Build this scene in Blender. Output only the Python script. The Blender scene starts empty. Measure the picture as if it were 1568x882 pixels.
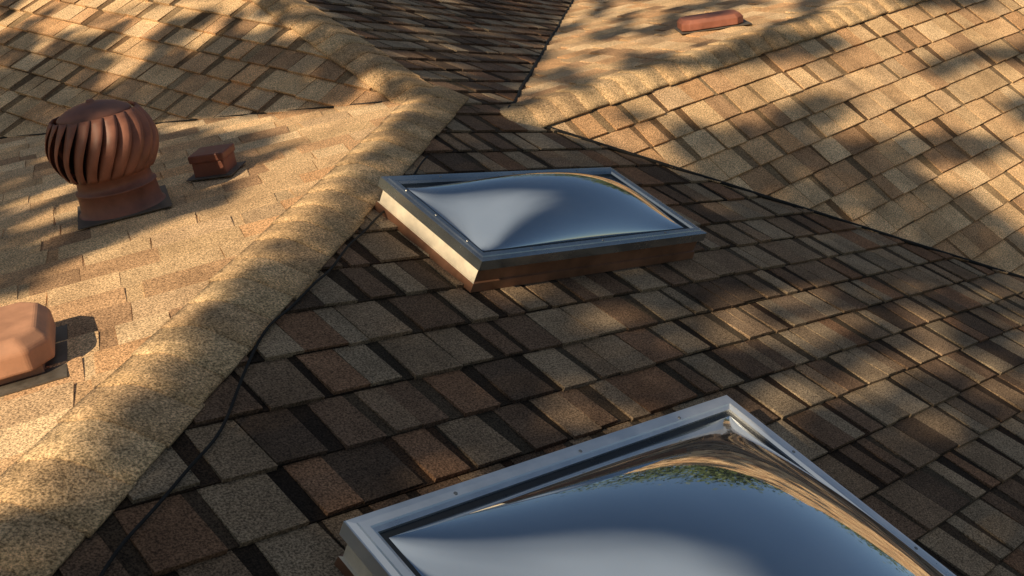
import bpy, math, random
from mathutils import Vector, Matrix, noise
random.seed(7)
S=bpy.context.scene
S.view_settings.view_transform='Standard'; S.view_settings.look='None'; S.view_settings.exposure=0
COL=S.collection
V=Vector
# ------------------------------------------------------------- helpers
def empty(name,m=None):
    o=bpy.data.objects.new(name,None); COL.objects.link(o); o.empty_display_size=.2
    if m is not None: o.matrix_world=m
    return o
def frame(o,x,y,z,s=1.0):
    x=V(x).normalized()*s;y=V(y).normalized()*s;z=V(z).normalized()*s
    m=Matrix.Identity(4)
    for i in range(3):
        m[i][0]=x[i];m[i][1]=y[i];m[i][2]=z[i];m[i][3]=o[i]
    return m
def mk(name,vs,fs,mat,parent=None,smooth=False,cols=None):
    me=bpy.data.meshes.new(name)
    me.from_pydata([tuple(v) for v in vs],[],fs); me.update()
    if cols:
        a=me.color_attributes.new(name="tab",type='FLOAT_COLOR',domain='POINT')
        flat=[]
        for c in cols: flat+=[c[0],c[1],c[2],1]
        a.data.foreach_set("color",flat)
    me.materials.append(mat)
    if smooth:
        me.polygons.foreach_set("use_smooth",[True]*len(me.polygons))
    o=bpy.data.objects.new(name,me); COL.objects.link(o)
    if parent: o.parent=parent
    return o
def bevel(o,w,seg=2):
    b=o.modifiers.new("bev",'BEVEL'); b.width=w; b.segments=seg; b.limit_method='ANGLE'
def nt(name):
    m=bpy.data.materials.new(name); m.use_nodes=True
    return m,m.node_tree.nodes,m.node_tree.links,m.node_tree.nodes['Principled BSDF']
def ramp(N,p0,c0,p1,c1):
    r=N.new('ShaderNodeValToRGB'); e=r.color_ramp.elements
    e[0].position=p0;e[0].color=(*c0,1);e[1].position=p1;e[1].color=(*c1,1); return r
def noise_n(N,L,scale,detail=3,rough=.6):
    t=N.new('ShaderNodeTexCoord'); n=N.new('ShaderNodeTexNoise')
    n.inputs['Scale'].default_value=scale;n.inputs['Detail'].default_value=detail;n.inputs['Roughness'].default_value=rough
    L.new(t.outputs['Object'],n.inputs['Vector']); return n
def mulc(N,L,a,b):
    m=N.new('ShaderNodeMix');m.data_type='RGBA';m.blend_type='MULTIPLY';m.inputs['Factor'].default_value=1
    L.new(a,m.inputs['A']);L.new(b,m.inputs['B']); return m.outputs['Result']
def mat_shingle(name="asphalt_shingle",gs=210,lo=.38,hi=1.62,mo=None):
    m,N,L,B=nt(name)
    at=N.new('ShaderNodeAttribute'); at.attribute_name="tab"
    g=noise_n(N,L,gs,2,.7); r=ramp(N,.36,(lo,lo*.97,lo*.93),.66,(hi,hi*.985,hi*.95)); L.new(g.outputs['Fac'],r.inputs[0])
    g2=noise_n(N,L,5,4,.65); r2=ramp(N,.3,(.72,.70,.68),.7,(1.2,1.2,1.18)); L.new(g2.outputs['Fac'],r2.inputs[0])
    c=mulc(N,L,at.outputs['Color'],r.outputs['Color']); c=mulc(N,L,c,r2.outputs['Color'])
    b=N.new('ShaderNodeBump'); b.inputs['Strength'].default_value=.5;b.inputs['Distance'].default_value=.004
    L.new(g.outputs['Fac'],b.inputs['Height'])
    nrm=b.outputs['Normal']
    if mo:
        g3=noise_n(N,L,45,3,.6); b2=N.new('ShaderNodeBump');b2.inputs['Strength'].default_value=mo;b2.inputs['Distance'].default_value=.008
        L.new(g3.outputs['Fac'],b2.inputs['Height']);L.new(nrm,b2.inputs['Normal']);nrm=b2.outputs['Normal']
        r3=ramp(N,.38,(.8,.8,.76),.6,(1.06,1.05,1.02));L.new(g3.outputs['Fac'],r3.inputs[0]);c=mulc(N,L,c,r3.outputs['Color'])
    L.new(c,B.inputs['Base Color']); B.inputs['Roughness'].default_value=.9
    B.inputs['Specular IOR Level'].default_value=.2
    L.new(nrm,B.inputs['Normal'])
    return m
def mat_paint(name,col,rough=.5,metal=0,var=.35,scale=14,bump=.1):
    m,N,L,B=nt(name)
    g=noise_n(N,L,scale,5,.65)
    r=ramp(N,.3,tuple(c*(1-var) for c in col),.7,tuple(min(1,c*(1+var)) for c in col)); L.new(g.outputs['Fac'],r.inputs[0])
    L.new(r.outputs['Color'],B.inputs['Base Color'])
    B.inputs['Metallic'].default_value=metal
    rr=ramp(N,.3,(rough*.75,)*3,.7,(min(1,rough*1.3),)*3); L.new(g.outputs['Fac'],rr.inputs[0]);L.new(rr.outputs['Color'],B.inputs['Roughness'])
    b=N.new('ShaderNodeBump'); b.inputs['Strength'].default_value=bump;b.inputs['Distance'].default_value=.003
    g2=noise_n(N,L,scale*8,3); L.new(g2.outputs['Fac'],b.inputs['Height']);L.new(b.outputs['Normal'],B.inputs['Normal'])
    return m
SH=mat_shingle()
SHC=mat_shingle("cap_shingle",190,.38,1.6,.3)
M_dark=mat_paint("black_shadow_line_and_cable",(.012,.011,.01),.9)
M_red=mat_paint("brown_painted_metal",(.28,.115,.075),.55,0,.3,11)
M_redvent=mat_paint("terracotta_plastic_vent",(.54,.27,.16),.65,0,.2,12)
M_redbox=mat_paint("red_brown_metal",(.28,.10,.062),.55,0,.3,12)
M_in=mat_paint("dark_interior",(.02,.012,.01),.8)
M_galv=mat_paint("galvanised_metal",(.35,.34,.32),.4,.7,.3,20)
M_flash=mat_paint("weathered_flashing",(.13,.11,.09),.6,.2,.4,20)
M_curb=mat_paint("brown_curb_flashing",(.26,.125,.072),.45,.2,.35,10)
M_curb_lit=mat_paint("curb_flashing_sunlit_tone",(.74,.64,.50),.5,.0,.2,14)  # paler copy for the curb's sun-facing side; sunlight put into the colour
M_alu=mat_paint("silver_aluminium",(.85,.87,.89),.32,.8,.1,6,.03)
M_alud=mat_paint("bronze_anodised_aluminium",(.42,.45,.47),.24,.9,.15,6,.03)
M_gask=mat_paint("black_gasket",(.01,.012,.015),.3)
def mat_dome():
    m,N,L,B=nt("smoked_acrylic")
    g=noise_n(N,L,3,4); r=ramp(N,.3,(.62,.68,.74),.7,(.68,.73,.78));L.new(g.outputs['Fac'],r.inputs[0]);L.new(r.outputs['Color'],B.inputs['Base Color'])
    B.inputs['Metallic'].default_value=.9
    B.inputs['Roughness'].default_value=.035
    B.inputs['Coat Weight'].default_value=1;B.inputs['Coat Roughness'].default_value=.01
    # faint dusty film on the acrylic
    g2=noise_n(N,L,90,4,.7); rr=ramp(N,.45,(.025,)*3,.75,(.10,)*3);L.new(g2.outputs['Fac'],rr.inputs[0]);L.new(rr.outputs['Color'],B.inputs['Roughness'])
    return m
M_dome=mat_dome()
# ------------------------------------------------------------- roof key points (metres, camera height = z 0)
P1=V((2.991,3.341,-.507));P2=V((3.318,3.190,-.550))
Hb=V((-5.19,-2.5,-2.185));Vb=V((10.2,-2.5,-2.19))
Fe=V((-.023,9.37,-2.185));U3=V((-.46,12.3,-2.185))
R5=P1+V((.168,1.461,.305))*5
E1=P2+V((3.956,3.149,.538))*1.7
E2=P2+V((2.926,-.194,.778))*1.9
house=empty("house")
def pnormal(pts):
    n=V((0,0,0))
    for i in range(len(pts)):
        n+=(pts[i]-pts[0]).cross(pts[(i+1)%len(pts)]-pts[0])
    n.normalize()
    return n if n.z>0 else -n
def clip(poly,cp):
    out=poly
    for i in range(len(cp)):
        a=cp[i];b=cp[(i+1)%len(cp)]
        ex,ey=b[0]-a[0],b[1]-a[1]
        inp=out;out=[]
        if not inp: return []
        for j in range(len(inp)):
            p=inp[j];q=inp[(j+1)%len(inp)]
            dp=ex*(p[1]-a[1])-ey*(p[0]-a[0]);dq=ex*(q[1]-a[1])-ey*(q[0]-a[0])
            if dp>=0: out.append(p)
            if (dp>=0)!=(dq>=0):
                t=dp/(dp-dq); out.append((p[0]+(q[0]-p[0])*t,p[1]+(q[1]-p[1])*t))
    return out
PAL=[(.78,.53,.31),(.74,.49,.28),(.68,.44,.25),(.76,.52,.30),(.69,.41,.22),(.80,.57,.35),(.64,.44,.27),(.47,.29,.17),(.60,.37,.21),(.74,.51,.30)]
PALM=[tuple(x*1.22 for x in c) for c in [(.29,.215,.145),(.25,.18,.12),(.21,.145,.097),(.15,.097,.065),(.21,.12,.073),(.30,.23,.16),(.26,.20,.14),(.165,.105,.07),(.095,.065,.046),(.24,.165,.108)]]  # same shingles, darker palette: this slope's shade is put into the colour
PALV=[tuple(x*1.2 for x in c) for c in PALM]  # shade-darkened palette again, for the back slope
def shingles(name,pts,seed,pal=PAL,c=None,E=.14,tw=(.08,.21),gp=(.012,.07),gprob=.5,uk=(.40,.7),th=(.0125,.0165)):
    rnd=random.Random(seed)
    n=pnormal(pts)
    if c is None: c=V((0,0,1)).cross(n).normalized()
    else: c=(c-n*c.dot(n)).normalized()
    s=n.cross(c)
    o=pts[0]
    P=[((p-o).dot(c),(p-o).dot(s)) for p in pts]
    area=sum(P[i][0]*P[(i+1)%len(P)][1]-P[(i+1)%len(P)][0]*P[i][1] for i in range(len(P)))
    if area<0: P=P[::-1]
    vs=[];fs=[];cs=[]
    def w(u,v,h): return o+c*u+s*v+n*h
    b=len(vs)
    for p in P: vs.append(w(p[0],p[1],-.004)); cs.append((.02,.015,.012))
    fs.append(list(range(b,b+len(P))))
    u0=min(p[0] for p in P);u1=max(p[0] for p in P);v0=min(p[1] for p in P);v1=max(p[1] for p in P)
    def piece(quad,va,hl,col):
        q=clip(quad,P)
        if len(q)<3: return
        b=len(vs);k=len(q)
        for (u,v) in q:
            f=(v-va)/(E*1.17); vs.append(w(u,v,hl*(1-f)+.0008)); cs.append(col)
        for (u,v) in q:
            vs.append(w(u,v,-.003)); cs.append(tuple(x*.6 for x in col))
        fs.append(list(range(b,b+k)))
        for i in range(k):
            j=(i+1)%k; fs.append([b+i,b+k+i,b+k+j,b+j])
    nj=int((v1-v0)/E)+2
    for j in range(nj):
        va=v0+j*E
        u=u0-rnd.random()*.4
        while u<u1:
            L=rnd.uniform(.22,.36)
            col=rnd.choice(pal); k=rnd.uniform(*uk)
            piece([(u+.001,va+.002),(u+L-.001,va+.002),(u+L-.001,va+E*1.15),(u+.001,va+E*1.15)],va,.0062,tuple(x*k for x in col))
            u+=L
        u=u0-rnd.random()*.4
        while u<u1:
            L=rnd.uniform(*tw)
            col=rnd.choice(pal);k=rnd.uniform(.85,1.12)
            d=rnd.uniform(-.003,.005); tp=rnd.uniform(-.004,.009)
            piece([(u,va+d),(u+L,va+d+rnd.uniform(-.003,.003)),(u+L-tp,va+E*1.12),(u+tp,va+E*1.12)],va,rnd.uniform(*th),tuple(x*k for x in col))
            u+=L+(rnd.uniform(*gp) if rnd.random()<gprob else .0015)
    mk(name,vs,fs,SH,house,False,cs)
    return n
polyM=[Hb,P1,P2,Vb];polyL=[Hb,P1,Fe];polyU=[P1,Fe,U3,R5];polyV=[P1,P2,E1,R5];polyW=[P2,E2,E1];polyR=[P2,Vb,E2]
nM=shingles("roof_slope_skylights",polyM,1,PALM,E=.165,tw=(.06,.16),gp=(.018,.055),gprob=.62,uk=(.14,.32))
nL=pnormal(polyL); cL=V((0,0,1)).cross(nL).normalized(); sL=nL.cross(cL)
shingles("roof_slope_west",polyL,2,PAL,c=-sL,E=.14,tw=(.12,.28),gprob=.3,uk=(.75,.95),th=(.010,.013))
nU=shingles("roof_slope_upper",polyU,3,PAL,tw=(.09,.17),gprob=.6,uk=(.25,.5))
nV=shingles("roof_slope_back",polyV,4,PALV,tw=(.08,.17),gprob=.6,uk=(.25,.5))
dR=(E2-P2).normalized()
nW=shingles("roof_slope_far",polyW,5,PAL,c=-dR,tw=(.1,.25),gprob=.4,uk=(.7,.9))
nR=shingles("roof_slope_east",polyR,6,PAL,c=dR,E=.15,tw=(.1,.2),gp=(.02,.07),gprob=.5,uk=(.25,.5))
def caps(name,A,B,n1,n2,w1,w2,crest,seed,pal,step,base=.0165,E=.14):
    rnd=random.Random(seed)
    r=(B-A).normalized(); up=(n1+n2).normalized()
    d1=n1.cross(r).normalized(); d2=n2.cross(r).normalized()
    if d1.z>0: d1=-d1
    if d2.z>0: d2=-d2
    if d1.dot(d2)>.0: d2=-d2
    Ltot=(B-A).length; N=int(Ltot/E)+1
    ws=[-1,-.8,-.6,-.42,-.28,-.14,0,.14,.28,.42,.6,.8,1]
    vs=[];fs=[];cs=[]
    for i in range(N):
        a=A+r*(i*E); col=rnd.choice(pal);k=rnd.uniform(.9,1.08);col=tuple(x*k for x in col)
        jw=rnd.uniform(-.007,.007); sk=rnd.uniform(-.006,.006)
        b=len(vs)
        for (t,h) in ((0,step),(E*.5,step*.6),(E*1.15,0)):
            for thick in (0,1):
                for w in ws:
                    p=a+r*(t+sk*w)
                    d=d1 if w<0 else d2; nn=n1 if w<0 else n2
                    aw=abs(w)
                    p=p+d*(aw*((w1 if w<0 else w2)+jw))
                    p=p+up*(crest*(1-aw)**1.6-.8*crest*max(0,1-aw*3)**2)
                    p=p+nn*(base+h-(.010 if thick else 0))
                    vs.append(p);cs.append(tuple(x*(.6 if thick else 1) for x in col))
        m=len(ws)
        for row in range(2):
            t0=b+row*2*m;t1=b+(row+1)*2*m
            for q in range(m-1): fs.append([t0+q,t0+q+1,t1+q+1,t1+q])
            for q in (0,m-1): fs.append([t0+q,t1+q,t1+m+q,t0+m+q])
        for q in range(m-1): fs.append([b+q,b+m+q,b+m+q+1,b+q+1])
    return mk(name,vs,fs,SHC,house,True,cs)
ridir=(P1-Hb).normalized()
CP2=[(.70,.48,.285),(.60,.41,.25),(.72,.51,.31),(.64,.43,.25)]
caps("hip_cap_main",Hb,P1+ridir*.06,nM,nL,.135,.09,.006,11,CP2,.003,.0185)
caps("ridge_cap_upper",P1-(R5-P1).normalized()*.02,R5,nU,nV,.115,.115,.004,12,CP2,.005,.0185)
caps("hip_cap_far",P2-dR*.02,E2,nR,nW,.115,.115,.004,13,CP2,.005,.0185)
def tube(name,pts,r,mat,parent,seg=6):
    vs=[];fs=[]
    for i,p in enumerate(pts):
        t=(pts[min(i+1,len(pts)-1)]-pts[max(i-1,0)]).normalized()
        a=(V((0,0,1))-t*t.z).normalized();b=t.cross(a)
        for k in range(seg):
            an=2*math.pi*k/seg; vs.append(p+(a*math.cos(an)+b*math.sin(an))*r)
    for i in range(len(pts)-1):
        for k in range(seg):
            fs.append([i*seg+k,i*seg+(k+1)%seg,(i+1)*seg+(k+1)%seg,(i+1)*seg+k])
    return mk(name,vs,fs,mat,parent,True)
def seam(name,A,B,r,off,seed):
    n=60;rn=random.Random(seed); d=(B-A).normalized();side=V((0,0,1)).cross(d).normalized()
    pts=[A.lerp(B,i/n)+side*rn.uniform(-off,off)+V((0,0,.012)) for i in range(n+1)]
    tube(name,pts,r,M_dark,house)  # dark tube drawn in for the thin shadow line of the cut valley
seam("valley_seam_shade_east",P2,Vb,.009,.008,1)
seam("valley_seam_shade_back",P2,E1,.010,.006,2)
seam("valley_seam_shade_west",P1,Fe,.004,.004,3)
wm=mat_paint("brick_wall",(.32,.17,.12),.85,0,.3,6)
per=[Hb,Vb,E2,E1,R5,U3,Fe]
ctr=sum((p for p in per),V((0,0,0)))/len(per)
vs=[];fs=[]
for p in per:
    q=p+(ctr-p)*.04
    vs+= [V((q.x,q.y,p.z-.12)),V((q.x,q.y,-4.9))]
for i in range(len(per)):
    j=(i+1)%len(per); fs.append([2*i,2*i+1,2*j+1,2*j])
mk("walls",vs,fs,wm,house)
# ------------------------------------------------------------- skylights
sM=nM.cross(V((1,0,0))).normalized()
O=V((0,0,-1.467))
def onM(a,v,w=0): return O+V((1,0,0))*a+sM*v+nM*w
def ring(x0,x1,y0,y1,prof):
    vs=[];fs=[];k=len(prof)
    for (cx,cy,sx,sy) in ((x0,y0,1,1),(x1,y0,-1,1),(x1,y1,-1,-1),(x0,y1,1,-1)):
        for d,h in prof: vs.append((cx+sx*d,cy+sy*d,h))
    for i in range(4):
        j=(i+1)%4
        for q in range(k-1): fs.append([i*k+q,j*k+q,j*k+q+1,i*k+q+1])
    return vs,fs
def skylight(x0,x1,v0,v1,H,e,alu,ex):
    cx,cv=(x0+x1)/2,(v0+v1)/2
    m=frame(onM(cx,cv),(1,0,0),sM,nM)
    sk=empty("skylight",m)
    a,b=(x1-x0)/2,(v1-v0)/2
    prof=[(.006,.006),(.008,.035),(.014,.037),(.014,e-.03)]
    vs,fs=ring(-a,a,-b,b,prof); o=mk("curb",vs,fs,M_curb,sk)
    o.data.materials.append(M_curb_lit)
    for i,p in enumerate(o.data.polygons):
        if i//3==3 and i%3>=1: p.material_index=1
    vs,fs=ring(-a,a,-b,b,[(.02,e-.034),(0,e-.034),(0,e-.002),(.002,e),(.016,e+.001),(.018,e+.004),(.034,e+.004),(.037,e+.001),(.046,e-.004),(.046,e-.03)])
    mk("frame",vs,fs,alu,sk)
    vs,fs=ring(-a,a,-b,b,[(.044,e-.010),(.075,e-.010),(.085,e-.02)]); mk("gasket",vs,fs,M_gask,sk)
    svs=[];sfs=[]
    def screw(px,py):
        bb=len(svs)
        for k in range(8):
            an=k*math.pi/4; svs.append((px+math.cos(an)*.004,py+math.sin(an)*.004,e+.0055))
        for k in range(8):
            an=k*math.pi/4; svs.append((px+math.cos(an)*.005,py+math.sin(an)*.005,e+.0035))
        sfs.append(list(range(bb,bb+8)))
        for k in range(8): sfs.append([bb+k,bb+8+k,bb+8+(k+1)%8,bb+(k+1)%8])
    for t in (-.6,0,.6):
        for sgn in (-1,1):
            screw(t*a,sgn*(b-.026));screw(sgn*(a-.026),t*b)
    mk("screws",svs,sfs,M_galv,sk)
    n=56;ia,ib=a-.062,b-.062
    vs=[];fs=[]
    for j in range(n+1):
        for i in range(n+1):
            u=-math.cos(math.pi*i/n);v=-math.cos(math.pi*j/n)
            f=(max(0,1-abs(u)**ex)**.8)*(max(0,1-abs(v)**ex)**.8)
            vs.append((u*ia,v*ib,e-.010+H*f))
    for j in range(n):
        for i in range(n):
            k=j*(n+1)+i; fs.append([k,k+1,k+n+2,k+n+1])
    mk("acrylic_dome",vs,fs,M_dome,sk,True)
    return sk
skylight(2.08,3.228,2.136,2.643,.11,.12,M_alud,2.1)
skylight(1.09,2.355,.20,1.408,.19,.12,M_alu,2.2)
# ------------------------------------------------------------- turbine vent
def lathe(prof,seg=48):
    vs=[];fs=[];k=len(prof)
    for i in range(seg):
        an=2*math.pi*i/seg
        for r,z in prof: vs.append((r*math.cos(an),r*math.sin(an),z))
    for i in range(seg):
        j=(i+1)%seg
        for q in range(k-1): fs.append([i*k+q,j*k+q,j*k+q+1,i*k+q+1])
    return vs,fs
def box(x0,x1,y0,y1,z0,z1):
    v=[(x0,y0,z0),(x1,y0,z0),(x1,y1,z0),(x0,y1,z0),(x0,y0,z1),(x1,y0,z1),(x1,y1,z1),(x0,y1,z1)]
    f=[[0,3,2,1],[4,5,6,7],[0,1,5,4],[1,2,6,5],[2,3,7,6],[3,0,4,7]]
    return v,f
tv=empty("turbine_roof_vent",frame(V((1.64,3.30,-.903)),cL,sL,nL,.90))
v,f=box(-.165,.175,-.165,.17,.019,.023); mk("flashing_plate",v,f,M_flash,tv)
v,f=lathe([(.160,.023),(.150,.028),(.146,.06),(.143,.10),(.147,.102),(.147,.108),(.137,.11),(.133,.145),(.138,.148),(.138,.158)]); mk("neck",v,f,M_red,tv,True)
v,f=lathe([(.118,.15),(.135,.2),(.145,.26),(.13,.33),(.09,.385)]); mk("inner_core",v,f,M_in,tv,True)
v,f=lathe([(.0,.432),(.011,.432),(.014,.427),(.016,.422),(.05,.418),(.09,.407),(.118,.392),(.130,.382),(.133,.373),(.126,.368)]); mk("top_cap",v,f,M_red,tv,True)
v,f=lathe([(.128,.152),(.142,.153),(.146,.160),(.140,.168),(.128,.17)]); mk("bottom_ring",v,f,M_red,tv,True)
vs=[];fs=[];NB=22;K=16
for bI in range(NB):
    b0=2*math.pi*bI/NB; base=len(vs)
    for k in range(K+1):
        t=k/K; z=.160+t*.222
        R=.136+.066*math.sin(math.pi*min(1,(t*.86+.06)))**.8-.006*t
        tw=b0+.55*(t-.15)
        wd=.30
        for q in range(5):
            s=q/4
            rr=R-.030*(1-s)**1.2*math.sin(math.pi*min(1,t*.9+.05))+(.006*math.sin(math.pi*s))
            an=tw+wd*s
            vs.append((rr*math.cos(an),rr*math.sin(an),z))
    for k in range(K):
        for q in range(4):
            a=base+k*5+q; fs.append([a,a+1,a+6,a+5])
o=mk("blades",vs,fs,M_red,tv,True); sd=o.modifiers.new("t",'SOLIDIFY');sd.thickness=.0022
def box_vent(name,pos,xd,n,wx,wy,h,cap,taper=.86,mat=M_redvent,bv=.008):
    xd=(xd-n*xd.dot(n)).normalized(); yd=n.cross(xd)
    e=empty(name,frame(pos,xd,yd,n))
    v,f=box(-wx*.53,wx*.60,-wy*.56,wy*.56,.0175,.021); mk("flashing",v,f,M_flash,e)
    v,f=box(-wx*.40,wx*.40,-wy*.40,wy*.40,.02,h-cap*.6); mk("throat",v,f,mat,e)
    a,b=wx/2,wy/2;cut=min(a,b)*.32
    oc=[(-a+cut,-b),(a-cut,-b),(a,-b+cut),(a,b-cut),(a-cut,b),(-a+cut,b),(-a,b-cut),(-a,-b+cut)]
    vs=[(x,y,h-cap) for x,y in oc]+[(x,y,h-cap*.35) for x,y in oc]+[(x*taper,y*taper,h) for x,y in oc]
    fs=[list(range(7,-1,-1)),list(range(16,24))]
    for r in (0,8):
        for i in range(8):
            j=(i+1)%8; fs.append([r+i,r+j,r+8+j,r+8+i])
    o=mk("hood",vs,fs,mat,e); bevel(o,bv,3)
    return e
box_vent("roof_box_vent",V((.87,2.36,-1.022)),cL,nL,.30,.30,.12,.08)
pv=empty("roof_pipe_vent",frame(V((2.005,3.33,-.800)),(cL*.9-sL*.45),nL.cross(cL*.9-sL*.45),nL))
v,f=box(-.06,.06,-.06,.06,.01,.072);o=mk("body",v,f,M_redbox,pv);bevel(o,.004)
v,f=box(-.066,.066,-.066,.066,.072,.100);o=mk("lid",v,f,M_redbox,pv);bevel(o,.005)
v,f=box(-.085,.085,-.085,.085,.0175,.021);mk("flashing",v,f,M_flash,pv)
pw=V((5.37,3.60,0)); pw.z=(nW.dot(P2)-nW.x*pw.x-nW.y*pw.y)/nW.z
box_vent("roof_box_vent",pw,V((.70,-.70,0)),nW,.36,.26,.085,.06,.9,M_redbox,.004)
d2=(nM.cross(ridir)); 
if d2.z>0: d2=-d2
cp=[]
for i in range(70):
    t=i/69; p=V((.35,1.455,0)).lerp(V((2.45,2.96,0)),t)
    off=.175+.05*math.sin(t*9)*(1-t)+.02*math.sin(t*23+1)*(1-t)
    p=p+V((d2.x,d2.y,0))*off
    cp.append(V((p.x,p.y,-1.467+.2872*p.y+.024+.004*math.sin(t*60))))
cab=tube("black_cable",cp,.0035,M_dark,None)
# ------------------------------------------------------------- ground
gm,N,L,B=nt("grass_ground")
g=noise_n(N,L,.6,8,.7); r=ramp(N,.35,(.05,.075,.02),.7,(.13,.12,.05));L.new(g.outputs['Fac'],r.inputs[0]);L.new(r.outputs['Color'],B.inputs['Base Color']);B.inputs['Roughness'].default_value=1
mk("ground",[(-400,-400,-4.9),(400,-400,-4.9),(400,400,-4.9),(-400,400,-4.9)],[[0,1,2,3]],gm)
# ------------------------------------------------------------- sun direction + trees
sun=V((-.9,-.1,.37)).normalized()
KY=.1/.9;KZ=.37/.9
lm,N,L,B=nt("tree_leaf")
g=noise_n(N,L,1.3,3); r=ramp(N,.3,(.03,.055,.015),.7,(.10,.13,.035));L.new(g.outputs['Fac'],r.inputs[0]);L.new(r.outputs['Color'],B.inputs['Base Color']);B.inputs['Roughness'].default_value=.6
bm_=mat_paint("bark",(.14,.10,.07),.95,0,.4,8,.6)
def limb(vs,fs,p0,p1,r0,r1,seg=8,n=6,wob=.12,rnd=random):
    d=(p1-p0);Ld=d.length;t=d.normalized();a=t.orthogonal().normalized();b=t.cross(a)
    base=len(vs);ph=rnd.random()*6
    for i in range(n+1):
        s=i/n; c=p0+d*s+(a*math.sin(ph+s*4)+b*math.cos(ph*1.3+s*3))*wob*Ld*.15*math.sin(math.pi*s)
        r=r0+(r1-r0)*s
        for k in range(seg):
            an=2*math.pi*k/seg; vs.append(c+(a*math.cos(an)+b*math.sin(an))*r)
    for i in range(n):
        for k in range(seg):
            fs.append([base+i*seg+k,base+i*seg+(k+1)%seg,base+(i+1)*seg+(k+1)%seg,base+(i+1)*seg+k])
def leaf(vs,fs,p,sz,rnd):
    a=V((rnd.gauss(0,1),rnd.gauss(0,1),rnd.gauss(0,1))).normalized();b=a.orthogonal().normalized()
    b=(Matrix.Rotation(rnd.random()*6.28,3,a)@b)
    c=a.cross(b); i=len(vs)
    vs+= [p-b*sz,p+c*sz*.5,p+b*sz,p-c*sz*.5]; fs.append([i,i+1,i+2,i+3])
def tree(name,trunk,branches,leaves,ls,seed,r0=.22):
    rnd=random.Random(seed); e=empty(name)
    vs=[];fs=[]
    for i in range(len(trunk)-1):
        k=len(trunk)-1
        limb(vs,fs,trunk[i],trunk[i+1],r0*(1-.7*i/k),r0*(1-.7*(i+1)/k),12,6,.3,rnd)
    for a,b,r in branches: limb(vs,fs,a,b,r,r*.3,6,6,.6,rnd)
    mk("trunk_and_limbs",vs,fs,bm_,e,True)
    vs=[];fs=[]
    for p in leaves: leaf(vs,fs,p,ls*rnd.uniform(.6,1.25),rnd)
    mk("foliage",vs,fs,lm,e)
def sp(l,w,X): return V((X,l+KY*X,w-KZ*X))
POL=[(k,p,pnormal(p)) for k,p in (('M',polyM),('L',polyL),('U',polyU),('V',polyV),('W',polyW),('R',polyR))]
def inside(x,y,P):
    sg=0
    for i in range(len(P)):
        a=P[i];b=P[(i+1)%len(P)]
        c=(b.x-a.x)*(y-a.y)-(b.y-a.y)*(x-a.x)
        if c!=0:
            if sg==0: sg=1 if c>0 else -1
            elif (c>0)!=(sg>0): return False
    return True
def hit(l,w):
    p=sp(l,w,-8);best=None
    for k,P,n in POL:
        dn=-sun.dot(n)
        if abs(dn)<1e-5: continue
        t=(P[0]-p).dot(n)/dn
        if t<=0: continue
        q=p-sun*t
        if inside(q.x,q.y,P) and (best is None or t<best[0]): best=(t,k,q)
    return best
def segd(x,y,ax,ay,bx,by):
    dx,dy=bx-ax,by-ay;t=max(0,min(1,((x-ax)*dx+(y-ay)*dy)/(dx*dx+dy*dy)))
    return math.hypot(x-ax-t*dx,y-ay-t*dy)
NO=lambda x,y,z: noise.noise(V((x,y,z)))
def dens(l,w):
    h=hit(l,w)
    out=.5 if (((l+1.8)/2.2)**2+((w-.6)/1.8)**2<1+NO(l,w,1)) or (l>6.6 and ((l-8.3)/2.0)**2+((w-1)/1.7)**2<1+NO(l,w,4)) else 0
    if h is None: return out
    _,k,q=h;x,y=q.x,q.y
    n1=NO(x*4,y*4,2);n2=NO(x*9,y*9,5)
    if k=='M':
        if y<-.6: return out
        if x<-.6: return out
        if 2.12<x<2.45 and 1.98<y<2.62: return 0
        dh=segd(x,y,-5.19,-2.5,2.99,3.34)
        if dh<.07: return .3+n1*1.2
        st=((x-3.9)/2.0)**2+((y-1.36+.16*(x-3.6))/.46)**2
        if st<1.0 and NO(x*1.9,y*6.5,8)+.12*n2>.04: return 0
        if NO(x*3,y*3,33)>.50: return 0
        return 1
    if k=='V': return 1 if NO(x*3,y*5,3)<.24 else 0
    if k=='L':
        st=NO(x*2.2,y*5,41)
        if segd(x,y,-5.19,-2.5,2.99,3.34)<.40+.1*n1: return 0
        if y>2.95+.15*n1 and x<2.35+.2*n1: return 1 if st<.27 else 0
        if segd(x,y,1.7,3.05,2.35,2.96)<.15+.1*n1: return 1
        return 0
    if k=='U':
        st=NO(x*2.5,y*4,7)
        c=(3.03-2.26)*(y-6.24)-(4.47-6.24)*(x-2.26)
        d=c/1.93
        if d<.0+.35*n1: return 1 if st<.34 else 0
        if d>.9+.3*n1: return 0
        return 1 if NO(x*3,y*5,17)>.28 else 0
    if k=='W': return .9 if NO((x+y)*1.1,(y-x)*4,11)>.12 else 0
    if k=='R':
        ux,uy=.80,-.60
        a=(x-4.76)*ux+(y-2.10)*uy;b=-(x-4.76)*uy+(y-2.10)*ux
        if (a/1.0)**2+(b/.42)**2<1+.4*n1: return 1
        if NO(x*1.3,y*4.5+x,14)>.20 and y>2.0: return .9
        return 0
    return 0
la=[];lb=[];rnd=random.Random(3)
for i in range(170000):
    l=rnd.uniform(-4,10.2);w=rnd.uniform(-1.4,3.6)
    if rnd.random()<dens(l,w):
        (la if l<3.6 else lb).append(sp(l,w,rnd.uniform(-10.2,-8)))
X0=-9.3
tA=[V((X0,sp(-.6,0,X0).y,-4.9)),V((X0+.1,sp(-.5,0,X0).y,-1)),V((X0,sp(-.4,0,X0).y,2.6)),V((X0,sp(-.5,0,X0).y,5.6))]
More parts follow.
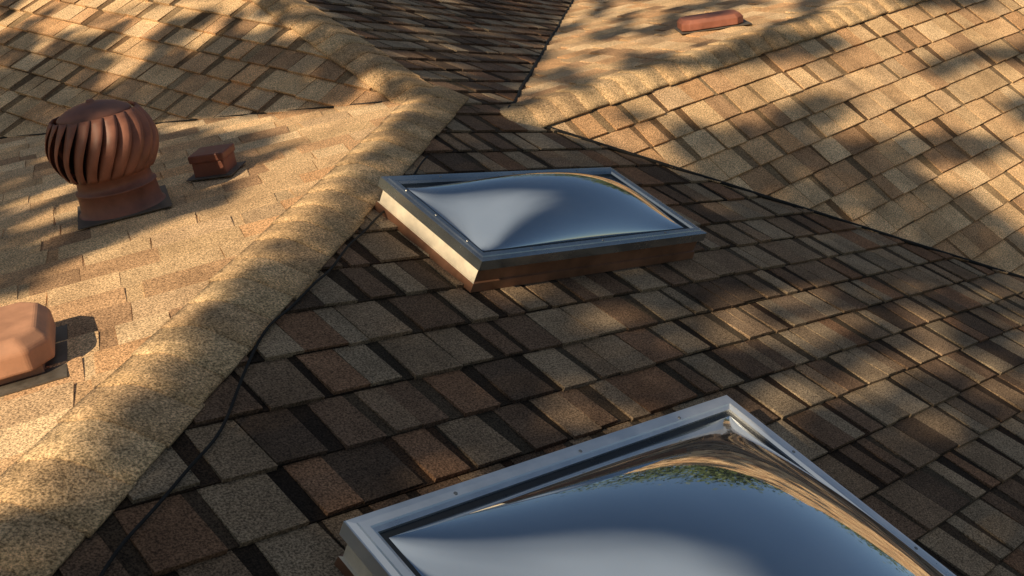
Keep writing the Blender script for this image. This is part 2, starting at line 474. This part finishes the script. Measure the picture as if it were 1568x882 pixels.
brA=[(tA[1],sp(1.2,0,X0),.08),(tA[1]+V((0,0,1)),sp(1.9,.3,X0),.07),(tA[2],sp(2.7,.7,X0),.05),(tA[2],sp(1.0,.75,X0),.06),(tA[1],sp(-2,.3,X0),.09),(tA[2],sp(-1.5,1.4,X0),.07),(tA[3],sp(2.8,2.2,X0),.03),(tA[2],sp(-2.6,.8,X0+.7),.06)]
tree("oak_tree",tA,brA,la,.060,21)
tB=[V((X0,sp(7.9,0,X0).y,-4.9)),V((X0,sp(7.8,0,X0).y,-.5)),V((X0+.2,sp(8,0,X0).y,2.9)),V((X0,sp(7.9,0,X0).y,5.8))]
brB=[(tB[1],sp(4.2,-.1,X0),.04),(tB[1]+V((0,0,1.5)),sp(4.6,.5,X0),.045),(tB[2],sp(3.6,1.3,X0),.04),(tB[2],sp(9.4,.9,X0),.07),(tB[1],sp(9,.2,X0),.07),(tB[3],sp(4.6,2.4,X0),.03)]
tree("oak_tree",tB,brB,lb,.060,22)
for k,(x,y,h,rc) in enumerate([(17,9,9.5,3.4),(21,17,11,4),(14,20,10,3.6),(26,6,10,3.6),(5,24,10,3.8),(24,-6,9,3.2)]):
    rnd=random.Random(100+k)
    base=V((x,y,-4.9)); top=V((x+.3,y,-4.9+h*.75))
    tr=[base,base.lerp(top,.4),base.lerp(top,.75),top]
    cl=[];br=[]
    for i in range(26):
        an=rnd.random()*6.28; rr=rc*math.sqrt(rnd.random()); zz=-4.9+h*rnd.uniform(.42,1.0)
        sh=1-.5*abs((zz+4.9)/h-.68)/.32
        c=V((x+math.cos(an)*rr*sh,y+math.sin(an)*rr*sh,zz)); cl.append(c); br.append((tr[1+i%3],c,.06))
    lv=[]
    for i in range(5200):
        c=rnd.choice(cl); s=rc*.24
        lv.append(c+V((rnd.gauss(0,s),rnd.gauss(0,s),rnd.gauss(0,s*.7))))
    tree("garden_tree",tr,br,lv,.17,200+k,.28)
# ------------------------------------------------------------- light
W=bpy.data.worlds.new("World");S.world=W;W.use_nodes=True
N=W.node_tree.nodes;L=W.node_tree.links
sky=N.new('ShaderNodeTexSky');sky.sky_type='NISHITA';sky.sun_disc=False
sky.sun_elevation=math.asin(sun.z);sky.sun_rotation=math.atan2(sun.x,sun.y)%(2*math.pi)
sky.dust_density=.2
# added unseen cloud patch near zenith, shaped to pale dome reflections and fill shade
tc=N.new('ShaderNodeTexCoord')
dt=N.new('ShaderNodeVectorMath');dt.operation='DOT_PRODUCT';dt.inputs[1].default_value=V((.22,.06,.97)).normalized()
L.new(tc.outputs['Generated'],dt.inputs[0])
cn=N.new('ShaderNodeTexNoise');cn.inputs['Scale'].default_value=2.2;cn.inputs['Detail'].default_value=2;L.new(tc.outputs['Generated'],cn.inputs['Vector'])
ma=N.new('ShaderNodeMath');ma.operation='MULTIPLY_ADD';ma.inputs[1].default_value=.12;L.new(cn.outputs['Fac'],ma.inputs[0]);L.new(dt.outputs['Value'],ma.inputs[2])
mr=N.new('ShaderNodeMapRange');mr.interpolation_type='SMOOTHSTEP';mr.inputs['From Min'].default_value=.86;mr.inputs['From Max'].default_value=1.05
L.new(ma.outputs[0],mr.inputs['Value'])
mx=N.new('ShaderNodeMix');mx.data_type='RGBA';mx.inputs['B'].default_value=(8.8,9.1,9.3,1)
L.new(mr.outputs[0],mx.inputs['Factor']);L.new(sky.outputs[0],mx.inputs['A'])
L.new(mx.outputs['Result'],N['Background'].inputs[0]);N['Background'].inputs[1].default_value=.05
ld=bpy.data.lights.new("sun",'SUN');ld.energy=5;ld.angle=math.radians(.4);ld.color=(1,.82,.56)
lo=bpy.data.objects.new("sun",ld);COL.objects.link(lo);lo.rotation_euler=sun.to_track_quat('Z','Y').to_euler();lo.location=(-10,0,12)
# ------------------------------------------------------------- camera
cd=bpy.data.cameras.new("camera");cam=bpy.data.objects.new("camera",cd);COL.objects.link(cam)
z=V((-.704,-.640,.272)).normalized();y=V((.100,.278,.954));y=(y-z*y.dot(z)).normalized();x=y.cross(z)
cam.matrix_world=frame(V((0,0,0)),x,y,z)
cd.sensor_width=36;cd.lens=36.73;cd.clip_start=.05;cd.clip_end=2000
S.camera=cam
